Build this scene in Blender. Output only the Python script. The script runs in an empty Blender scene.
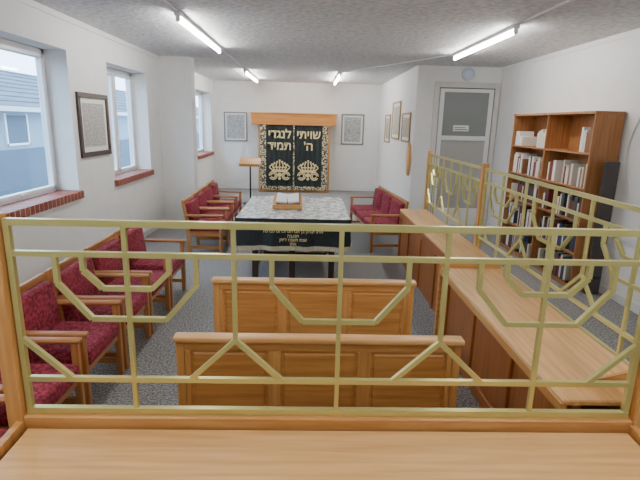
import bpy, math, random
from mathutils import Vector, Matrix, Euler, noise
random.seed(4)
S=bpy.context.scene
# ------------------------------------------------------------ materials
def mat(name,col,rough=.6,metal=0,spec=.5):
    m=bpy.data.materials.new(name);m.use_nodes=True
    b=m.node_tree.nodes['Principled BSDF']
    b.inputs['Base Color'].default_value=(*col,1);b.inputs['Roughness'].default_value=rough
    b.inputs['Metallic'].default_value=metal;b.inputs['Specular IOR Level'].default_value=spec
    return m
def tree(m): return m.node_tree.nodes,m.node_tree.links,m.node_tree.nodes['Principled BSDF']
def noisy(name,c1,c2,scale,rough=.6,bump=0,stretch=(1,1,1),detail=4,metal=0,lo=.3,hi=.7,kind='noise',bdist=.01,spec=.5):
    m=mat(name,c1,rough,metal,spec);N,L,b=tree(m)
    tc=N.new('ShaderNodeTexCoord');mp=N.new('ShaderNodeMapping');mp.inputs['Scale'].default_value=stretch
    L.new(tc.outputs['Object'],mp.inputs[0])
    if kind=='noise':
        t=N.new('ShaderNodeTexNoise');t.inputs['Detail'].default_value=detail;out=t.outputs[0]
    else:
        t=N.new('ShaderNodeTexVoronoi');out=t.outputs[0]
    t.inputs['Scale'].default_value=scale
    L.new(mp.outputs[0],t.inputs['Vector'])
    r=N.new('ShaderNodeValToRGB');r.color_ramp.elements[0].position=lo;r.color_ramp.elements[1].position=hi
    r.color_ramp.elements[0].color=(*c1,1);r.color_ramp.elements[1].color=(*c2,1)
    L.new(out,r.inputs[0]);L.new(r.outputs[0],b.inputs['Base Color'])
    if bump:
        bp=N.new('ShaderNodeBump');bp.inputs['Strength'].default_value=bump;bp.inputs['Distance'].default_value=bdist
        L.new(out,bp.inputs['Height']);L.new(bp.outputs[0],b.inputs['Normal'])
    return m
def wood(name,c1,c2,axis='X',rough=.38):
    st={'X':(1.2,22,22),'Y':(22,1.2,22),'Z':(22,22,1.2)}[axis]
    return noisy(name,c1,c2,1.6,rough,.08,st,6,lo=.32,hi=.68,bdist=.004)
OA=((.70,.38,.125),(.54,.25,.068))
oakX=wood('oak_x',*OA,'X');oakY=wood('oak_y',*OA,'Y');oakZ=wood('oak_z',*OA,'Z')
CA=((.50,.23,.075),(.36,.14,.04))
chX=wood('chair_oak_x',*CA,'X');chY=wood('chair_oak_y',*CA,'Y');chZ=wood('chair_oak_z',*CA,'Z')
panelX=wood('bench_panel',(.65,.33,.095),(.46,.20,.055),'X')
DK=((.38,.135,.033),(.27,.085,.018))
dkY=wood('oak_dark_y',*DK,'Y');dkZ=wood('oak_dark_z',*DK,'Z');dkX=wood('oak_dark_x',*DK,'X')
LT=((.86,.52,.22),(.68,.36,.13))
ltX=wood('oak_light_x',*LT,'X',.3);ltY=wood('oak_light_y',*LT,'Y',.3)
BC=((.46,.21,.075),(.32,.13,.04))
bcZ=wood('bookcase_wood',*BC,'Z')
brass=mat('brass_paint',(.65,.61,.24),.28,.5)
wallm=noisy('wall_paint',(.82,.82,.81),(.86,.86,.85),6,.7,.05)
ceilm=noisy('artex_ceiling',(.60,.61,.63),(.78,.79,.80),16,.9,.8,(1,1,1),8,bdist=.015,lo=.38,hi=.6)
carpet=noisy('carpet_speckle',(.12,.12,.125),(.40,.40,.40),60,.95,.4,(1,1,1),4,lo=.38,hi=.64)
white=mat('white_paint',(.82,.83,.84),.4)
cream=mat('door_frame_paint',(.66,.65,.62),.45)
upvc=mat('upvc_white',(.85,.88,.92),.3)
red=noisy('crimson_upholstery',(.13,.004,.015),(.40,.04,.075),42,.85,.15,(1,1,1),3,lo=.4,hi=.66)
black=mat('black_metal',(.015,.015,.017),.4)
velvet=noisy('black_velvet',(.008,.014,.016),(.02,.03,.032),30,.7)
gold=mat('gold_embroidery',(.9,.75,.4),.45,.2)
goldpat=noisy('gold_brocade',(.75,.66,.42),(.07,.06,.05),24,.6,kind='v',lo=.35,hi=.6)
plastic=noisy('clear_cover_painted_sheen',(.30,.35,.35),(.74,.77,.77),11,.12,.9,(1.8,.7,1),5,lo=.3,hi=.6,bdist=.03)  # pale streaks paint the plastic's sheen into the cover colour
paper=mat('paper',(.85,.85,.82),.7)
glassd=noisy('obscured_glass',(.20,.225,.22),(.27,.29,.285),60,.22,.2)
glassl=noisy('obscured_glass_low',(.36,.36,.34),(.46,.45,.43),60,.22,.2)
tile=noisy('sill_brick',(.32,.08,.05),(.20,.05,.035),12,.5);grout=mat('grout',(.62,.55,.5),.8)
slate=noisy('slate',(.07,.09,.115),(.13,.155,.19),3,.8,stretch=(1,.5,6))
render_=mat('neighbour_render',(.22,.29,.36),.9)
darkblue=mat('neighbour_dark_blue',(.08,.12,.17),.9)  # dark blue-grey for the lower wall, panes and roof lines
glass=bpy.data.materials.new('window_glass');glass.use_nodes=True
N=glass.node_tree.nodes;L=glass.node_tree.links;N.clear()
o=N.new('ShaderNodeOutputMaterial');mx=N.new('ShaderNodeMixShader');t=N.new('ShaderNodeBsdfTransparent');g=N.new('ShaderNodeBsdfGlossy')
g.inputs['Roughness'].default_value=.02;mx.inputs[0].default_value=.06
L.new(t.outputs[0],mx.inputs[1]);L.new(g.outputs[0],mx.inputs[2]);L.new(mx.outputs[0],o.inputs[0])
tube=mat('tube_glow',(1,1,1));_,_,b=tree(tube);b.inputs['Emission Color'].default_value=(1,.97,.92,1);b.inputs['Emission Strength'].default_value=90
# ------------------------------------------------------------ builder
import bmesh
class B:
    def __init__(s,name): s.name=name;s.v=[];s.f=[];s.fm=[];s.sm=[];s.mats=[]
    def mi(s,m):
        if m not in s.mats: s.mats.append(m)
        return s.mats.index(m)
    def add(s,vs,fs,m,smooth=False):
        o=len(s.v);s.v+=[tuple(v) for v in vs];i=s.mi(m)
        for f in fs: s.f.append([k+o for k in f]);s.fm.append(i);s.sm.append(smooth)
    def box(s,c,d,m,bev=0,rot=None,seg=1):
        bm=bmesh.new();bmesh.ops.create_cube(bm,size=1)
        bmesh.ops.scale(bm,vec=d,verts=bm.verts)
        if bev: bmesh.ops.bevel(bm,geom=bm.edges[:],offset=bev,segments=seg,affect='EDGES',profile=.5)
        M=Matrix.Translation(c)
        if rot: M=M@Euler(rot).to_matrix().to_4x4()
        bm.verts.index_update()
        s.add([M@v.co for v in bm.verts],[[v.index for v in f.verts] for f in bm.faces],m,seg>1);bm.free()
    def bx(s,x0,x1,y0,y1,z0,z1,m,bev=0,seg=1):
        s.box(((x0+x1)/2,(y0+y1)/2,(z0+z1)/2),(x1-x0,y1-y0,z1-z0),m,bev,None,seg)
    def bar(s,p,q,w,m,h=None,up=(0,0,1)):
        p=Vector(p);q=Vector(q);d=(q-p);l=d.length;d.normalize();up=Vector(up)
        if abs(d.dot(up))>.95: up=Vector((0,1,0))
        a=d.cross(up).normalized();u=a.cross(d);h=h or w
        vs=[]
        for e in(p,q):
            for i,j in((-1,-1),(1,-1),(1,1),(-1,1)): vs.append(e+a*i*w/2+u*j*h/2)
        s.add(vs,[[0,1,2,3],[7,6,5,4],[0,4,5,1],[1,5,6,2],[2,6,7,3],[3,7,4,0]],m)
    def cyl(s,p,q,r,m,n=14,r2=None):
        p=Vector(p);q=Vector(q);d=(q-p).normalized();r2=r if r2 is None else r2
        up=Vector((0,0,1)) if abs(d.z)<.9 else Vector((1,0,0))
        a=d.cross(up).normalized();u=a.cross(d);vs=[]
        for e,rr in((p,r),(q,r2)):
            for k in range(n): t=k*2*math.pi/n;vs.append(e+(a*math.cos(t)+u*math.sin(t))*rr)
        fs=[[k,(k+1)%n,n+(k+1)%n,n+k] for k in range(n)]
        s.add(vs,fs,m,True);s.add(vs[:n],[list(range(n))[::-1]],m);s.add(vs[n:],[list(range(n))],m)
    def poly(s,pts,ext,m):
        pts=[Vector(p) for p in pts];e=Vector(ext);n=len(pts)
        s.add(pts+[p+e for p in pts],[list(range(n)),list(range(n,2*n))[::-1]]+[[k,n+k,n+(k+1)%n,(k+1)%n] for k in range(n)],m)
    def done(s,loc=(0,0,0),rot=0,mesh=None):
        me=bpy.data.meshes.new(s.name);me.from_pydata(s.v,[],s.f)
        for m in s.mats: me.materials.append(m)
        for p,i,k in zip(me.polygons,s.fm,s.sm): p.material_index=i;p.use_smooth=k
        bm=bmesh.new();bm.from_mesh(me);bmesh.ops.recalc_face_normals(bm,faces=bm.faces);bm.to_mesh(me);bm.free()
        ob=bpy.data.objects.new(s.name,me);bpy.context.collection.objects.link(ob);ob.location=loc;ob.rotation_euler=(0,0,rot)
        return ob
def inst(name,me,loc,rot=0):
    ob=bpy.data.objects.new(name,me);bpy.context.collection.objects.link(ob);ob.location=loc;ob.rotation_euler=(0,0,rot);return ob
XL,XR,XJ,YJ,YB,CH,Y0=-2.75,3.63,2.03,9.5,14.3,3.05,-2.0
# ------------------------------------------------------------ shell
b=B('floor');b.bx(XL-.4,XR+.2,Y0-.2,YB+.2,-.12,0,carpet);b.done()
b=B('ceiling');b.bx(XL-.4,XR+.2,Y0-.2,YB+.2,CH,CH+.15,ceilm);b.done()
W=[(3.4,5.8),(6.9,8.5),(12.1,13.9)];z0,z1=1.06,2.68
b=B('wall_left')
b.bx(XL-.35,XL,Y0,YB,0,z0,wallm);b.bx(XL-.35,XL,Y0,YB,z1,CH,wallm)
e=Y0
for a,c in W: b.bx(XL-.35,XL,e,a,z0,z1,wallm);e=c
b.bx(XL-.35,XL,e,YB,z0,z1,wallm)
b.bx(XL,-2.17,9.2,9.5,0,CH,wallm)
b.done()
b=B('wall_back');b.bx(XL-.35,XJ+.2,YB,YB+.2,0,CH,wallm);b.done()
b=B('wall_right');b.bx(XR,XR+.2,Y0,YJ+.2,0,CH,wallm);b.done()
b=B('wall_rear');b.bx(XL-.35,XR+.2,Y0-.2,Y0,0,CH,wallm);b.done()
b=B('wall_alcove');b.bx(XJ,XJ+.15,YJ,YB,0,CH,wallm);b.bx(XJ+.15,XR,YJ,YJ+.15,0,CH,wallm);b.done()
for i,(a,c) in enumerate(W):
    b=B('window_%d'%(i+1));x=XL-.28;t=.06
    b.bx(x-.03,x+.03,a,c,z0+.0,z0+t,upvc,.006);b.bx(x-.03,x+.03,a,c,z1-t,z1,upvc,.006)
    b.bx(x-.03,x+.03,a,a+t,z0,z1,upvc,.006);b.bx(x-.03,x+.03,c-t,c,z0,z1,upvc,.006)
    m=(a+c)/2 if i!=0 else 4.35
    b.bx(x-.03,x+.03,m-.035,m+.035,z0+t,z1-t,upvc,.006)
    for p,q in((a+t,m-.035),(m+.035,c-t)):
        s=.045
        b.bx(x-.02,x+.045,p,p+s,z0+t,z1-t,upvc,.005);b.bx(x-.02,x+.045,q-s,q,z0+t,z1-t,upvc,.005)
        b.bx(x-.02,x+.045,p,q,z0+t,z0+t+s,upvc,.005);b.bx(x-.02,x+.045,p,q,z1-t-s,z1-t,upvc,.005)
        b.bx(x-.004,x+.004,p+s,q-s,z0+t+s,z1-t-s,glass)
        b.bx(x+.045,x+.06,(p+q)/2-.05,(p+q)/2+.05,z0+t+.01,z0+t+.03,white,.003)
    b.done()
    b=B('window_sill_%d'%(i+1));y=a-.04
    while y<c+.0:
        y2=min(y+.082,c+.04);b.bx(XL-.24,XL+.05,y+.007,y2-.007,z0-.055,z0+.035,tile,.006);y=y2
    b.bx(XL-.24,XL+.044,a-.03,c+.03,z0-.053,z0+.029,grout);b.done()
# door in alcove
b=B('door_1');y=YJ-.001
b.bx(2.36,2.46,y-.05,y,0,2.76,cream,.008);b.bx(3.52,3.61,y-.05,y,0,2.76,cream,.008);b.bx(2.46,3.52,y-.05,y,2.66,2.76,cream,.008)
b.bx(2.475,3.505,y-.03,y-.002,0,.35,white,.004)
b.bx(2.475,2.56,y-.03,y-.002,.35,2.645,white,.006);b.bx(3.42,3.505,y-.03,y-.002,.35,2.645,white,.006)
b.bx(2.46,3.52,y-.006,y-.001,0,2.66,black)  # black backing sheet stands in for shade in gaps round the leaf
b.bx(2.56,3.42,y-.04,y-.002,1.68,1.77,white,.012);b.bx(2.56,3.42,y-.03,y-.002,2.58,2.645,white,.004)
b.bx(2.56,3.42,y-.014,y-.007,1.77,2.58,glassd);b.bx(2.56,3.42,y-.014,y-.007,.35,1.68,glassl)
b.bx(2.78,3.08,y-.02,y-.014,1.86,1.97,paper);b.bx(2.80,3.06,y-.022,y-.02,1.88,1.90,glassd);b.bx(2.80,3.02,y-.022,y-.02,1.92,1.935,glassd)
b.bx(2.49,2.52,y-.09,y-.03,1.05,1.2,black,.004)
b.done()
b=B('wall_vent_cover');b.cyl((2.98,YJ-.04,2.91),(2.98,YJ,2.91),.12,mat('pale_blue_vent',(.5,.58,.72),.5),24);b.cyl((2.98,YJ-.05,2.91),(2.98,YJ-.04,2.91),.07,mat('vent_centre',(.6,.67,.78),.5),24);b.done()
b=B('trim_1');b.bx(XR-.02,XR,Y0,YJ,2.99,3.05,white);b.bx(XL,XL+.02,Y0,9.2,2.99,3.05,white);b.done()
b=B('baseboard_left');b.bx(XL,XL+.015,Y0,9.2,0,.11,white,.003);b.bx(XL,XL+.015,9.5,YB,0,.11,white,.003);b.done()
b=B('baseboard_right');b.bx(XR-.015,XR,Y0,YJ,0,.11,white,.003);b.done()
b=B('baseboard_back');b.bx(XL+.015,XJ,YB-.015,YB,0,.11,white,.003);b.done()
# ------------------------------------------------------------ lights
for (x,ya,yb) in((-1.4,5.45,7.9),(2.25,5.6,7.95),(-1.42,11.0,13.5),(.66,11.1,13.6),(-1.4,0,2.4),(1.6,0,2.4)):  # last two tubes, out of view near the camera, are added for light
    b=B('fluorescent_light');b.bx(x-.035,x+.035,ya,yb,CH-.045,CH-.002,white,.006)
    b.bx(x-.02,x+.02,ya+.01,ya+.05,CH-.10,CH-.04,white,.004);b.bx(x-.02,x+.02,yb-.05,yb-.01,CH-.10,CH-.04,white,.004)
    b.cyl((x,ya+.05,CH-.078),(x,yb-.05,CH-.078),.019,tube);b.done()
for p,q in(((-1.4,2.41),(-1.4,5.44)),((-1.4,7.91),(-1.42,10.99)),((2.25,7.96),(.70,11.09)),((2.25,5.59),(2.25,2.5)),((-1.44,9.3),(-2.16,9.3))):
    b=B('ceiling_wiring_conduit');b.bar((*p,CH-.008),(*q,CH-.008),.025,white,.014);b.done()
b=B('wall_cable');cw=mat('cable_white',(.7,.7,.7),.5);pts=[(XR-.012,5.35-.12*math.sin(k*.35),2.9-.09*k) for k in range(20)]
for p,q in zip(pts,pts[1:]): b.cyl(p,q,.008,cw,8)
b.done()
# ------------------------------------------------------------ outside
b=B('neighbour_building')
b.bx(-12,-7.6,-6,40,-1,1.1,darkblue);b.bx(-12,-7.6,-6,40,1.1,2.15,render_)
b.poly([(-7.3,-6,2.1),(-9.8,-6,3.35),(-12.3,-6,2.1)],(0,46,0),slate)
for k in range(9):
    u=(k+.5)/9;b.bar((-7.3-2.5*u,-6,2.1+1.25*u+.012),(-7.3-2.5*u,40,2.1+1.25*u+.012),.02,darkblue)
b.bx(-7.35,-7.2,-6,40,2.05,2.17,mat('gutter',(.5,.54,.58),.5))
for y in(8,12.5,17,22):
    b.bx(-7.62,-7.58,y,y+.9,1.25,1.95,darkblue);b.cyl((-7.5,y+2,-1),(-7.5,y+2,2.1),.05,white)
    b.bx(-7.60,-7.56,y-.05,y,1.2,2.0,white);b.bx(-7.60,-7.56,y+.9,y+.95,1.2,2.0,white);b.bx(-7.60,-7.56,y-.05,y+.95,1.2,1.25,white)
for y in(10,19): b.bx(-10.1,-9.5,y,y+.7,2.8,4.0,mat('chimney_brick_%d'%y,(.18,.09,.06),.9))
b.done()
b=B('outside_ground');b.bx(-40,XL-.4,-30,60,-1.2,-1,mat('tarmac',(.08,.09,.11),.9));b.done()
# ------------------------------------------------------------ railing
def pattern(b,P,s0,s1,octs,vs,inner,per,z=(.70,.85,1.41,1.54)):
    w=.022;v=.019;dg=.0205;zb,z3,z2,zt=z;k=per/.876
    for zz in z: b.bar(P(s0-.011,zz),P(s1+.011,zz),w+(.005 if zz in(zt,zb) else 0),brass)
    for s in(s0,s1): b.bar(P(s,zb),P(s,zt),.0235,brass)
    for c in octs:
        b.bar(P(c,zb),P(c,zt),v,brass)
        pts=[(c-.285*k,z2),(c-.285*k,1.285),(c-.155*k,1.13),(c+.155*k,1.13),(c+.285*k,1.285),(c+.285*k,z2)]
        for i,(p,q) in enumerate(zip(pts,pts[1:])): b.bar(P(*p),P(*q),dg+.0006*(i%2),brass)
        if c in inner:
            pts=[(c-.175*k,z2),(c-.175*k,1.34),(c-.1*k,1.265),(c+.1*k,1.265),(c+.175*k,1.34),(c+.175*k,z2)]
            for i,(p,q) in enumerate(zip(pts,pts[1:])): b.bar(P(*p),P(*q),dg+.0006*(i%2),brass)
    for c in vs:
        if s0+.1<c<s1-.1: b.bar(P(c,1.03),P(c,zt),v,brass)
        for sg in(-1,1):
            if s0-.01<=c+sg*.05<=s1+.01:b.bar(P(c,1.04),P(c+sg*.2*k,z3),dg+.0004*sg,brass)
YR=1.9
b=B('brass_mechitza_railing')
pattern(b,lambda s,z:(s,YR,z),-1.2,1.45,[-.74,.14,1.01],[-1.2,-.30,.58,1.45],[-.74,1.01],.876)
XQ=1.77
for y0,y1 in((1.98,4.78),(4.86,7.05)):
    n=3;per=(y1-y0)/n
    pattern(b,lambda s,z:(XQ,s,z),y0,y1,[y0+per*(i+.5) for i in range(n)],[y0+per*i for i in range(n+1)],[y0+per*(i+.5) for i in (0,2)],per)
b.done()
# ------------------------------------------------------------ front partition & desk
b=B('reading_desk_partition')
b.bx(-1.285,-1.22,YR-.04,YR+.04,0,1.57,oakZ,.005);b.bx(1.475,1.55,YR-.04,YR+.04,0,1.57,oakZ,.005)
b.bx(-1.22,1.475,YR-.035,YR+.035,.62,.685,oakX,.006)
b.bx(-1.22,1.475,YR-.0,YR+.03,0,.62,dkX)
b.box((.125,1.56,.615),(2.64,.58,.026),ltX,.006,(math.radians(2.5),0,0))
for x in(-1.245,1.46): b.poly([(x,YR-.036,.665),(x,1.24,.64),(x,1.24,0),(x,YR-.036,0)],(.03,0,0),oakZ)
b.bx(-1.2,1.45,1.27,1.29,.45,.6,oakX)
b.done()
# side partition
b=B('side_desk_partition')
b.bx(1.21,1.752,1.98,4.12,.685,.715,ltY,.006);b.bx(1.205,1.235,1.98,4.115,.64,.70,oakY,.005)
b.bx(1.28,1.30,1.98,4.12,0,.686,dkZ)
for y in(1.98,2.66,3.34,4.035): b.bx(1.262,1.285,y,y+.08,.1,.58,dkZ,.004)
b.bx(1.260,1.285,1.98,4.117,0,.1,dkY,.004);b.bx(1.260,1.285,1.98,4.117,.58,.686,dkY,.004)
b.bx(1.20,1.753,4.12,4.16,0,.76,oakX,.005)
b.bx(1.36,1.753,4.16,6.98,.715,.745,ltY,.006)
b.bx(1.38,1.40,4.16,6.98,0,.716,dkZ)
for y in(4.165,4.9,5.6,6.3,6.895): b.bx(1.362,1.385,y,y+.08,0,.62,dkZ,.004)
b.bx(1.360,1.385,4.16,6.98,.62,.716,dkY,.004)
b.bx(1.755,1.79,1.98,7.05,0,.69,oakY,.004)
for y in(4.82,7.08): b.bx(1.74,1.80,y-.035,y+.035,0,1.6,oakZ,.006)
b.poly([(1.27,2.1,.716),(1.74,2.1,.716),(1.74,2.1,.80),(1.60,2.1,.80)],(0,.02,0),oakX)
b.done()
# ------------------------------------------------------------ benches
def bench(x0,x1,y):
    b=B('wooden_bench');w=x1-x0
    b.bx(x0-.012,x1+.012,y-.037,y+.037,.82,.852,ltX,.008,2)
    b.bx(x0+.041,x1-.041,y-.018,y+.018,.77,.82,oakX,.004)
    b.bx(x0+.041,x1-.041,y-.018,y+.018,.16,.27,oakX,.004)
    for i in range(4):
        xx=x0+(w-.07)*i/3
        a=.041 if i==0 else 0;c=.041 if i==3 else 0
        b.bx(xx+a,xx+.07-c,y-.018,y+.018,.27,.77,oakZ,.003)
    for i in range(3):
        xa=x0+(w-.07)*i/3+.07;xb=x0+(w-.07)*(i+1)/3
        b.bx(xa-.001,xb+.001,y-.006,y+.006,.268,.772,oakX)
        b.bx(xa+.014,xb-.014,y-.015,y+.002,.285,.755,panelX,.008)
    b.bx(x0+.041,x1-.041,y+.022,y+.44,.42,.455,oakX,.008)
    for xx in(x0,x1-.04):
        b.poly([(xx,y-.022,0),(xx,y+.42,0),(xx,y+.42,.44),(xx,y+.024,.44),(xx,y+.024,.82),(xx,y-.022,.82)],(.04,0,0),oakZ)
    b.bx((x0+x1)/2-.02,(x0+x1)/2+.02,y+.02,y+.41,0,.42,oakZ)
    b.bx(x0+.041,x1-.041,y+.36,y+.38,.3,.419,oakX);return b.done()
bench(-.68,.83,2.35);bench(-.67,.78,3.3)
# ------------------------------------------------------------ chairs
def seat(name,W=.56,n=1):
    cb=B(name);h=W/2
    for i in range(n):
        yc=-h+W*(i+.5)/n;ww=W/n-.045
        cb.box((.02,yc,.405),(.50,ww,.11),red,.03,None,3)
        cb.box((-.215,yc,.60),(.09,ww,.36),red,.03,(0,-.12,0),3)
    cb.bx(-.20,.24,-h+.02,h-.02,.30,.352,chY)
    for s in(-1,1):
        y=s*h
        cb.box((.24,y,.29),(.045,.04,.58),chZ,.006);cb.bar((-.22,y,0),(-.24,y,.5),.044,chZ);cb.bar((-.24,y,.495),(-.292,y,.81),.042,chZ)
        cb.box((.0,y,.595),(.56,.055,.032),chX,.012,None,2)
        cb.bx(-.215,.217,y-.015,y+.015,.29,.35,chX);cb.bx(-.215,.217,y-.015,y+.015,.1,.14,chX)
    cb.box((-.285,0,.79),(.034,W+.04,.06),chY,.01,(0,-.12,0),2);cb.box((-.258,0,.58),(.02,W-.05,.36),chY,.004,(0,-.12,0))
    return cb
first=seat('upholstered_armchair').done((-1.68,5.11,0));me=first.data
for y in(4.46,3.81,3.16,2.51,1.86): inst('upholstered_armchair',me,(-1.68,y,0))
for i,y in enumerate((7.2,7.85,8.5,9.15)): inst('upholstered_armchair',me,(-1.52-.02*i,y,0))
seat('upholstered_bench',1.86,3).done((1.15,8.15,0),math.pi+math.radians(5))
# ------------------------------------------------------------ bimah table
b=B('bimah_table')
x0,x1,y0,y1,zt=-.84,.50,5.58,7.3,.83
leg=mat('dark_stained_leg',(.04,.022,.014),.4)
b.bx(x0,x1,y0,y1,zt-.05,zt,dkX,.004)
for x in(x0+.2,x1-.2):
    for y in(y0+.14,y1-.14): b.bx(x-.035,x+.035,y-.035,y+.035,0,zt-.05,leg,.005)
    b.bx(x-.02,x+.02,y0+.175,y1-.175,.15,.2,leg)
b.bx(x0+.235,x1-.235,y0+.84,y0+.88,.15,.2,leg)
b.bx(-.22,-.15,y0+.105,y0+.175,0,zt-.05,leg,.005)
b.done()
b=B('embroidered_table_cloth')
def wave(t,k=1): return .014*math.sin(t*17*k)+.008*math.sin(t*31+1)
nx,ny=60,70;vs=[];fs=[]
for j in range(ny+1):
    for i in range(nx+1):
        x=x0-.012+(x1-x0+.024)*i/nx;y=y0-.012+(y1-y0+.024)*j/ny
        vs.append((x,y,zt+.008+.018*abs(noise.noise(Vector((x*7,y*5,1))))))
for j in range(ny):
    for i in range(nx): k=j*(nx+1)+i;fs.append([k,k+1,k+nx+2,k+nx+1])
b.add(vs,fs,plastic,True)
def skirt(pts,drop,mm,top):
    n=len(pts);vs=[];R=8
    for r in range(R+1):
        for i,(x,y,nx_,ny_,t) in enumerate(pts):
            a=.004+(wave(t))*(r/R)*1.3+.01*r/R;vs.append((x+nx_*a,y+ny_*a,top-drop*r/R))
    fs=[[r*n+i,r*n+i+1,(r+1)*n+i+1,(r+1)*n+i] for r in range(R) for i in range(n-1)]
    b.add(vs,fs,mm,True)
per=[]
t=0;st=.02
def edge(ax,ay,bx_,by_,nx_,ny_):
    global t
    l=math.hypot(bx_-ax,by_-ay);n=int(l/st)
    for i in range(n+1): per.append((ax+(bx_-ax)*i/n,ay+(by_-ay)*i/n,nx_,ny_,t+l*i/n))
    t+=l
a0,a1,c0,c1=x0-.012,x1+.012,y0-.012,y1+.012
edge(a0,c0,a1,c0,0,-1);edge(a1,c0,a1,c1,1,0);edge(a1,c1,a0,c1,0,1);edge(a0,c1,a0,c0,-1,0);per.append(per[0])
skirt(per,.33,velvet,zt+.012)
fr=[(x+nx_*(.02+wave(t)*1.3),y+ny_*(.02+wave(t)*1.3),0,0,0) for x,y,nx_,ny_,t in per]
skirt(fr,.055,noisy('gold_fringe',(.72,.65,.48),(.36,.32,.2),40,.8,stretch=(6,6,.2)),zt-.318)
b.done()
def text(name,s,size,loc,m,rot=(math.radians(90),0,0),ext=.004,par=None,sx=1,off=.002):
    c=bpy.data.curves.new(name,'FONT');c.body=s;c.size=size;c.align_x='CENTER';c.extrude=ext;c.materials.append(m);c.space_line=.95;c.offset=off
    ob=bpy.data.objects.new(name,c);bpy.context.collection.objects.link(ob);ob.location=loc;ob.rotation_euler=rot;ob.scale=(sx,1,1)
    if par: ob.parent=par
    return ob
def heb(s): return '\n'.join(l[::-1] for l in s.split('\n'))
cloth=bpy.data.objects['embroidered_table_cloth']
text('cloth_text',heb('לעילוי נשמת'),.065,(-.17,y0-.055,.745),gold,par=cloth,off=.0015)
text('cloth_text_b',heb('הרב יצחק בן אברהם זכרונו לברכה'),.05,(-.17,y0-.06,.685),gold,par=cloth,off=.001)
text('cloth_text_c',heb('תנצבה\nשנת תשנח לפק\nאמן'),.05,(-.17,y0-.065,.63),gold,par=cloth,off=.001)
# book rest on table
b=B('table_book_rest')
b.box((-.27,6.3,.92),(.38,.32,.03),oakX,.005,(math.radians(22),0,0))
b.poly([(-.45,6.16,.857),(-.45,6.45,.857),(-.45,6.44,.965)],(.02,0,0),oakZ);b.poly([(-.11,6.16,.857),(-.11,6.45,.857),(-.11,6.44,.965)],(.02,0,0),oakZ)
b.box((-.27,6.14,.885),(.38,.03,.055),oakX,.004);b.done()
b=B('open_book')
for s in(-1,1): b.box((-.27+s*.075,6.305,.972),(.145,.22,.03),paper,.008,(math.radians(22),s*-.12,0),2)
b.box((-.27,6.31,.950),(.31,.23,.008),mat('book_cover',(.25,.18,.12),.6),.002,(math.radians(22),0,0));b.done()
# ------------------------------------------------------------ ark
b=B('torah_ark')
ya=13.65
b.bx(-1.42,.58,ya+.05,YB-.02,0,2.0,oakZ,.005)
b.bx(-1.6,.74,ya-.06,YB-.02,1.87,2.17,wood('pelmet_oak',(.62,.27,.07),(.47,.18,.045),'X'),.01)
b.bx(-1.64,.78,ya-.08,YB-.02,2.17,2.2,oakX,.006)
def curtain(xa,xb):
    n=60;vs=[];R=2
    for z in(1.88,.08):
        for i in range(n+1):
            u=i/n;vs.append((xa+(xb-xa)*u,ya-.0+.012*math.sin(u*40)*(1 if z<1 else .5),z))
    b.add(vs,[[i,i+1,n+2+i,n+1+i] for i in range(n)],velvet,True)
curtain(-1.34,-.43);curtain(-.42,.50)
for x in(-1.36,.36): b.bx(x,x+.16,ya-.03,ya-.016,.08,1.87,goldpat)
b.bx(-.445,-.405,ya-.03,ya-.014,.08,1.87,goldpat);b.bx(-1.2,.36,ya-.03,ya-.016,.08,.18,goldpat)
def crown(cx,cz,w):
    y=ya-.035
    b.poly([(cx-w*.42,y,cz),(cx+w*.42,y,cz),(cx+w*.46,y,cz+w*.14),(cx-w*.46,y,cz+w*.14)],(0,.015,0),gold)
    for i in range(7):
        a=-.42+.14*i;h=.40+.22*(1-abs(i-3)/3)
        pts=[(cx+a*w*(1+.35*math.sin(math.pi*k/6)),y,cz+w*(.14+(h-.14)*k/6)) for k in range(7)]
        for p,q in zip(pts,pts[1:]): b.bar(p,q,.03,gold,up=(0,1,0))
        b.cyl((pts[-1][0],y,cz+w*(h+.02)),(pts[-1][0],y+.015,cz+w*(h+.02)),w*.055,gold,10)
    b.poly([(cx-w*.4,y,cz+w*.24),(cx+w*.4,y,cz+w*.24),(cx+w*.42,y,cz+w*.30),(cx-w*.42,y,cz+w*.30)],(0,.014,0),gold)
    for s in(-1,1):
        for rr in(.22,.13):
            pts=[(cx+s*w*(.36+rr*math.cos(t)),y,cz-w*.2+w*rr*math.sin(t)) for t in [k*math.pi/6 for k in range(0,12)]]
            for p,q in zip(pts,pts[1:]): b.bar(p,q,.03,gold,up=(0,1,0))
    b.cyl((cx,y,cz-w*.15),(cx,y+.015,cz-w*.15),w*.12,gold,12);b.cyl((cx,y,cz-w*.36),(cx,y+.015,cz-w*.36),w*.08,gold,12)
crown(-.82,.58,.5);crown(-.02,.58,.5)
ark=b.done()
text('ark_text_a',heb('לנגדי'),.32,(-.82,ya-.035,1.52),gold,par=ark,off=.006)
text('ark_text_b',heb('תמיד'),.32,(-.82,ya-.035,1.20),gold,par=ark,off=.006)
text('ark_text_c',heb('שויתי'),.32,(-.02,ya-.035,1.52),gold,par=ark,off=.006)
text('ark_text_d',heb("ה'"),.32,(-.02,ya-.035,1.20),gold,par=ark,off=.006)
# lectern
b=B('lectern_stand');x,y=-1.4,11.6
b.cyl((x,y,0),(x,y,.03),.17,black,20);b.cyl((x,y,.03),(x,y,.95),.02,black);b.box((x,y,1.0),(.5,.36,.03),oakX,.005,(.45,0,0));b.box((x,y-.16,.95),(.5,.02,.05),oakX,.004);b.done()
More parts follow.
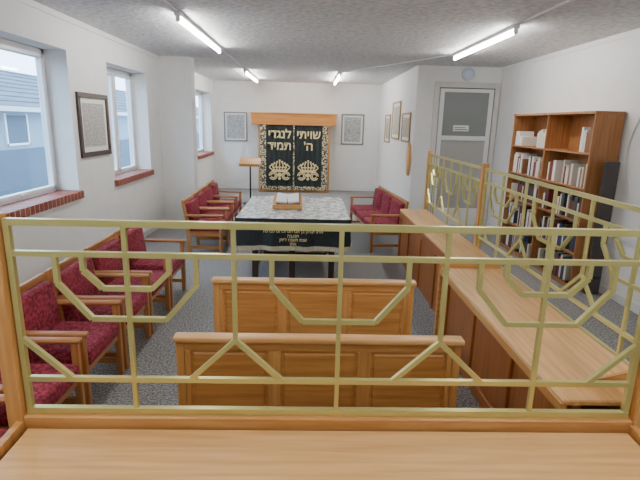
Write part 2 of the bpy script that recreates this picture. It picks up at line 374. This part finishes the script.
# ------------------------------------------------------------ pictures
def picture(name,face,u0,u1,za,zb,pos,frame,inside,fw=.04):
    b=B(name);d=.03
    def bx(a,c,e,f,t0,t1,m):
        if face=='L': b.bx(pos+t0,pos+t1,a,c,e,f,m)
        elif face=='R': b.bx(pos-t1,pos-t0,a,c,e,f,m)
        else: b.bx(a,c,pos-t1,pos-t0,e,f,m)
    bx(u0,u0+fw,za,zb,.001,d,frame);bx(u1-fw,u1,za,zb,.001,d,frame);bx(u0+fw,u1-fw,za,za+fw,.001,d,frame);bx(u0+fw,u1-fw,zb-fw,zb,.001,d,frame)
    bx(u0+fw,u1-fw,za+fw,zb-fw,.001,.012,paper)
    g=.07*(u1-u0)+fw;bx(u0+g,u1-g,za+g,zb-g,.012,.015,inside)
    return b.done()
def printm(name,c1,c2): return noisy(name,c1,c2,26,.4,stretch=(1,1,3),lo=.4,hi=.6,detail=5)
silver=mat('pewter_frame',(.25,.24,.23),.4,.4);dark=mat('dark_frame',(.06,.04,.032),.4);gf=mat('gilt_frame',(.4,.28,.13),.4,.3)
p1=printm('print_grey',(.27,.265,.26),(.55,.54,.51));p2=printm('print_light',(.6,.6,.58),(.25,.28,.32));p3=printm('print_sepia',(.62,.58,.5),(.3,.25,.2))
picture('framed_memorial_print','L',5.92,6.78,1.47,2.24,XL,dark,p1,.06)
picture('framed_certificate','B',-2.46,-1.80,1.38,2.2,YB,silver,p2,.03)
picture('framed_certificate','B',.92,1.58,1.35,2.22,YB,silver,p2,.04)
picture('framed_picture','R',12.3,13.1,1.5,2.2,XJ,gf,p3)
picture('framed_picture','R',11.0,12.0,1.62,2.47,XJ,gf,p3)
picture('framed_picture','R',9.85,10.7,1.6,2.2,XJ,gf,p3)
picture('framed_picture','L',11.3,11.8,1.4,2.2,XL,dark,p2)
b=B('carved_wooden_plaque');pts=[(XJ-.03,9.78+.2*math.cos(t),1.28+.33*math.sin(t)) for t in [k*math.pi/12 for k in range(24)]];b.poly(pts,(.03,0,0),oakZ)
pts=[(XJ-.04,9.78+.14*math.cos(t),1.28+.26*math.sin(t)) for t in [k*math.pi/12 for k in range(24)]];b.poly(pts,(.01,0,0),ltY);b.done()
# ------------------------------------------------------------ bookcase
b=B('bookcase');xa,xb,ya_,yb_=3.27,XR-.02,5.60,7.85
for y in(ya_,(ya_+yb_)/2-.012,yb_-.025): b.bx(xa,xb,y,y+.025,0,2.15,bcZ,.003)
zs=[.06,.46,.86,1.26,1.68]
b.bx(xa-.01,xb,ya_-.01,yb_+.01,2.13,2.16,bcZ,.003);b.bx(xb-.015,xb,ya_,yb_,0,2.13,bcZ)
b.bx(xa+.01,xb,ya_,yb_,0,.06,bcZ)
for z in zs: b.bx(xa+.005,xb,ya_,yb_,z-.022,z,bcZ,.003)
b.done()
cols=[mat('book_%d'%i,c,.6) for i,c in enumerate([(.03,.03,.04),(.05,.04,.06),(.2,.03,.03),(.08,.05,.03),(.03,.05,.12),(.7,.68,.6),(.25,.12,.06),(.04,.08,.06)])]
b=B('shelf_books')
for bay in(0,1):
    lo=ya_+.03+bay*(1.11);hi=lo+1.04
    for si,z in enumerate(zs):
        y=lo;
        while y<hi-.06:
            if random.random()<.08: y+=random.uniform(.06,.2);continue
            w=random.uniform(.02,.05);h=random.uniform(.2,.31);dp=random.uniform(.2,.25)
            if si==4:
                if bay==1 and y>lo+.35: w=random.uniform(.1,.2);h=random.uniform(.12,.26);m=paper
                elif bay==0 and y>lo+.3: break
                else: m=random.choice([cols[5],cols[6],paper])
            elif si==3: m=random.choice([cols[0],cols[2],cols[5],cols[6],paper,paper])
            else: m=random.choice(cols+[cols[0]]*2+[cols[5],paper])
            if y+w>hi: break
            b.bx(xa+.03,xa+.03+dp,y,y+w-.002,z+.001,z+h,m,.002);y+=w
b.done()
b=B('folded_table_panel');b.box((3.47,5.47,.80),(.17,.05,1.60),mat('charcoal_laminate',(.06,.05,.05),.45),.01);b.bx(3.40,3.54,5.435,5.445,.2,.24,black);b.done()
b=B('wall_radiator')
b.bx(3.53,3.60,3.3,4.6,.15,.62,white,.012)
for i in range(26): b.bx(3.515,3.53,3.33+i*.048,3.355+i*.048,.18,.59,white,.004)
b.cyl((3.58,4.65,.0),(3.58,4.65,.2),.01,white);b.bx(3.6,XR,3.5,3.55,.3,.5,white);b.bx(3.6,XR,4.3,4.35,.3,.5,white)
b.done()
b=B('wall_socket_box');b.bx(XL,XL+.04,8.95,9.08,.55,.75,white,.005);b.bx(XL,XL+.012,9.0,9.012,.75,2.2,white);b.done()
# ------------------------------------------------------------ world
w=bpy.data.worlds.new('World');S.world=w;w.use_nodes=True
bg=w.node_tree.nodes['Background'];bg.inputs[0].default_value=(.50,.74,1,1);bg.inputs[1].default_value=9
# ------------------------------------------------------------ camera
p=math.radians(13.7);yaw=math.radians(1.54);roll=math.radians(1.4)
F=Vector((math.sin(yaw)*math.cos(p),math.cos(yaw)*math.cos(p),-math.sin(p)))
R=Vector((math.cos(yaw),-math.sin(yaw),0));U=R.cross(F)
c,s=math.cos(roll),math.sin(roll);R2=R*c+U*s;U2=-R*s+U*c
cd=bpy.data.cameras.new('camera');cd.sensor_width=36;cd.lens=27;cd.clip_start=.05
co=bpy.data.objects.new('camera',cd);bpy.context.collection.objects.link(co)
M=Matrix((R2,U2,-F)).transposed().to_4x4();M.translation=(0,0,1.95);co.matrix_world=M
S.camera=co
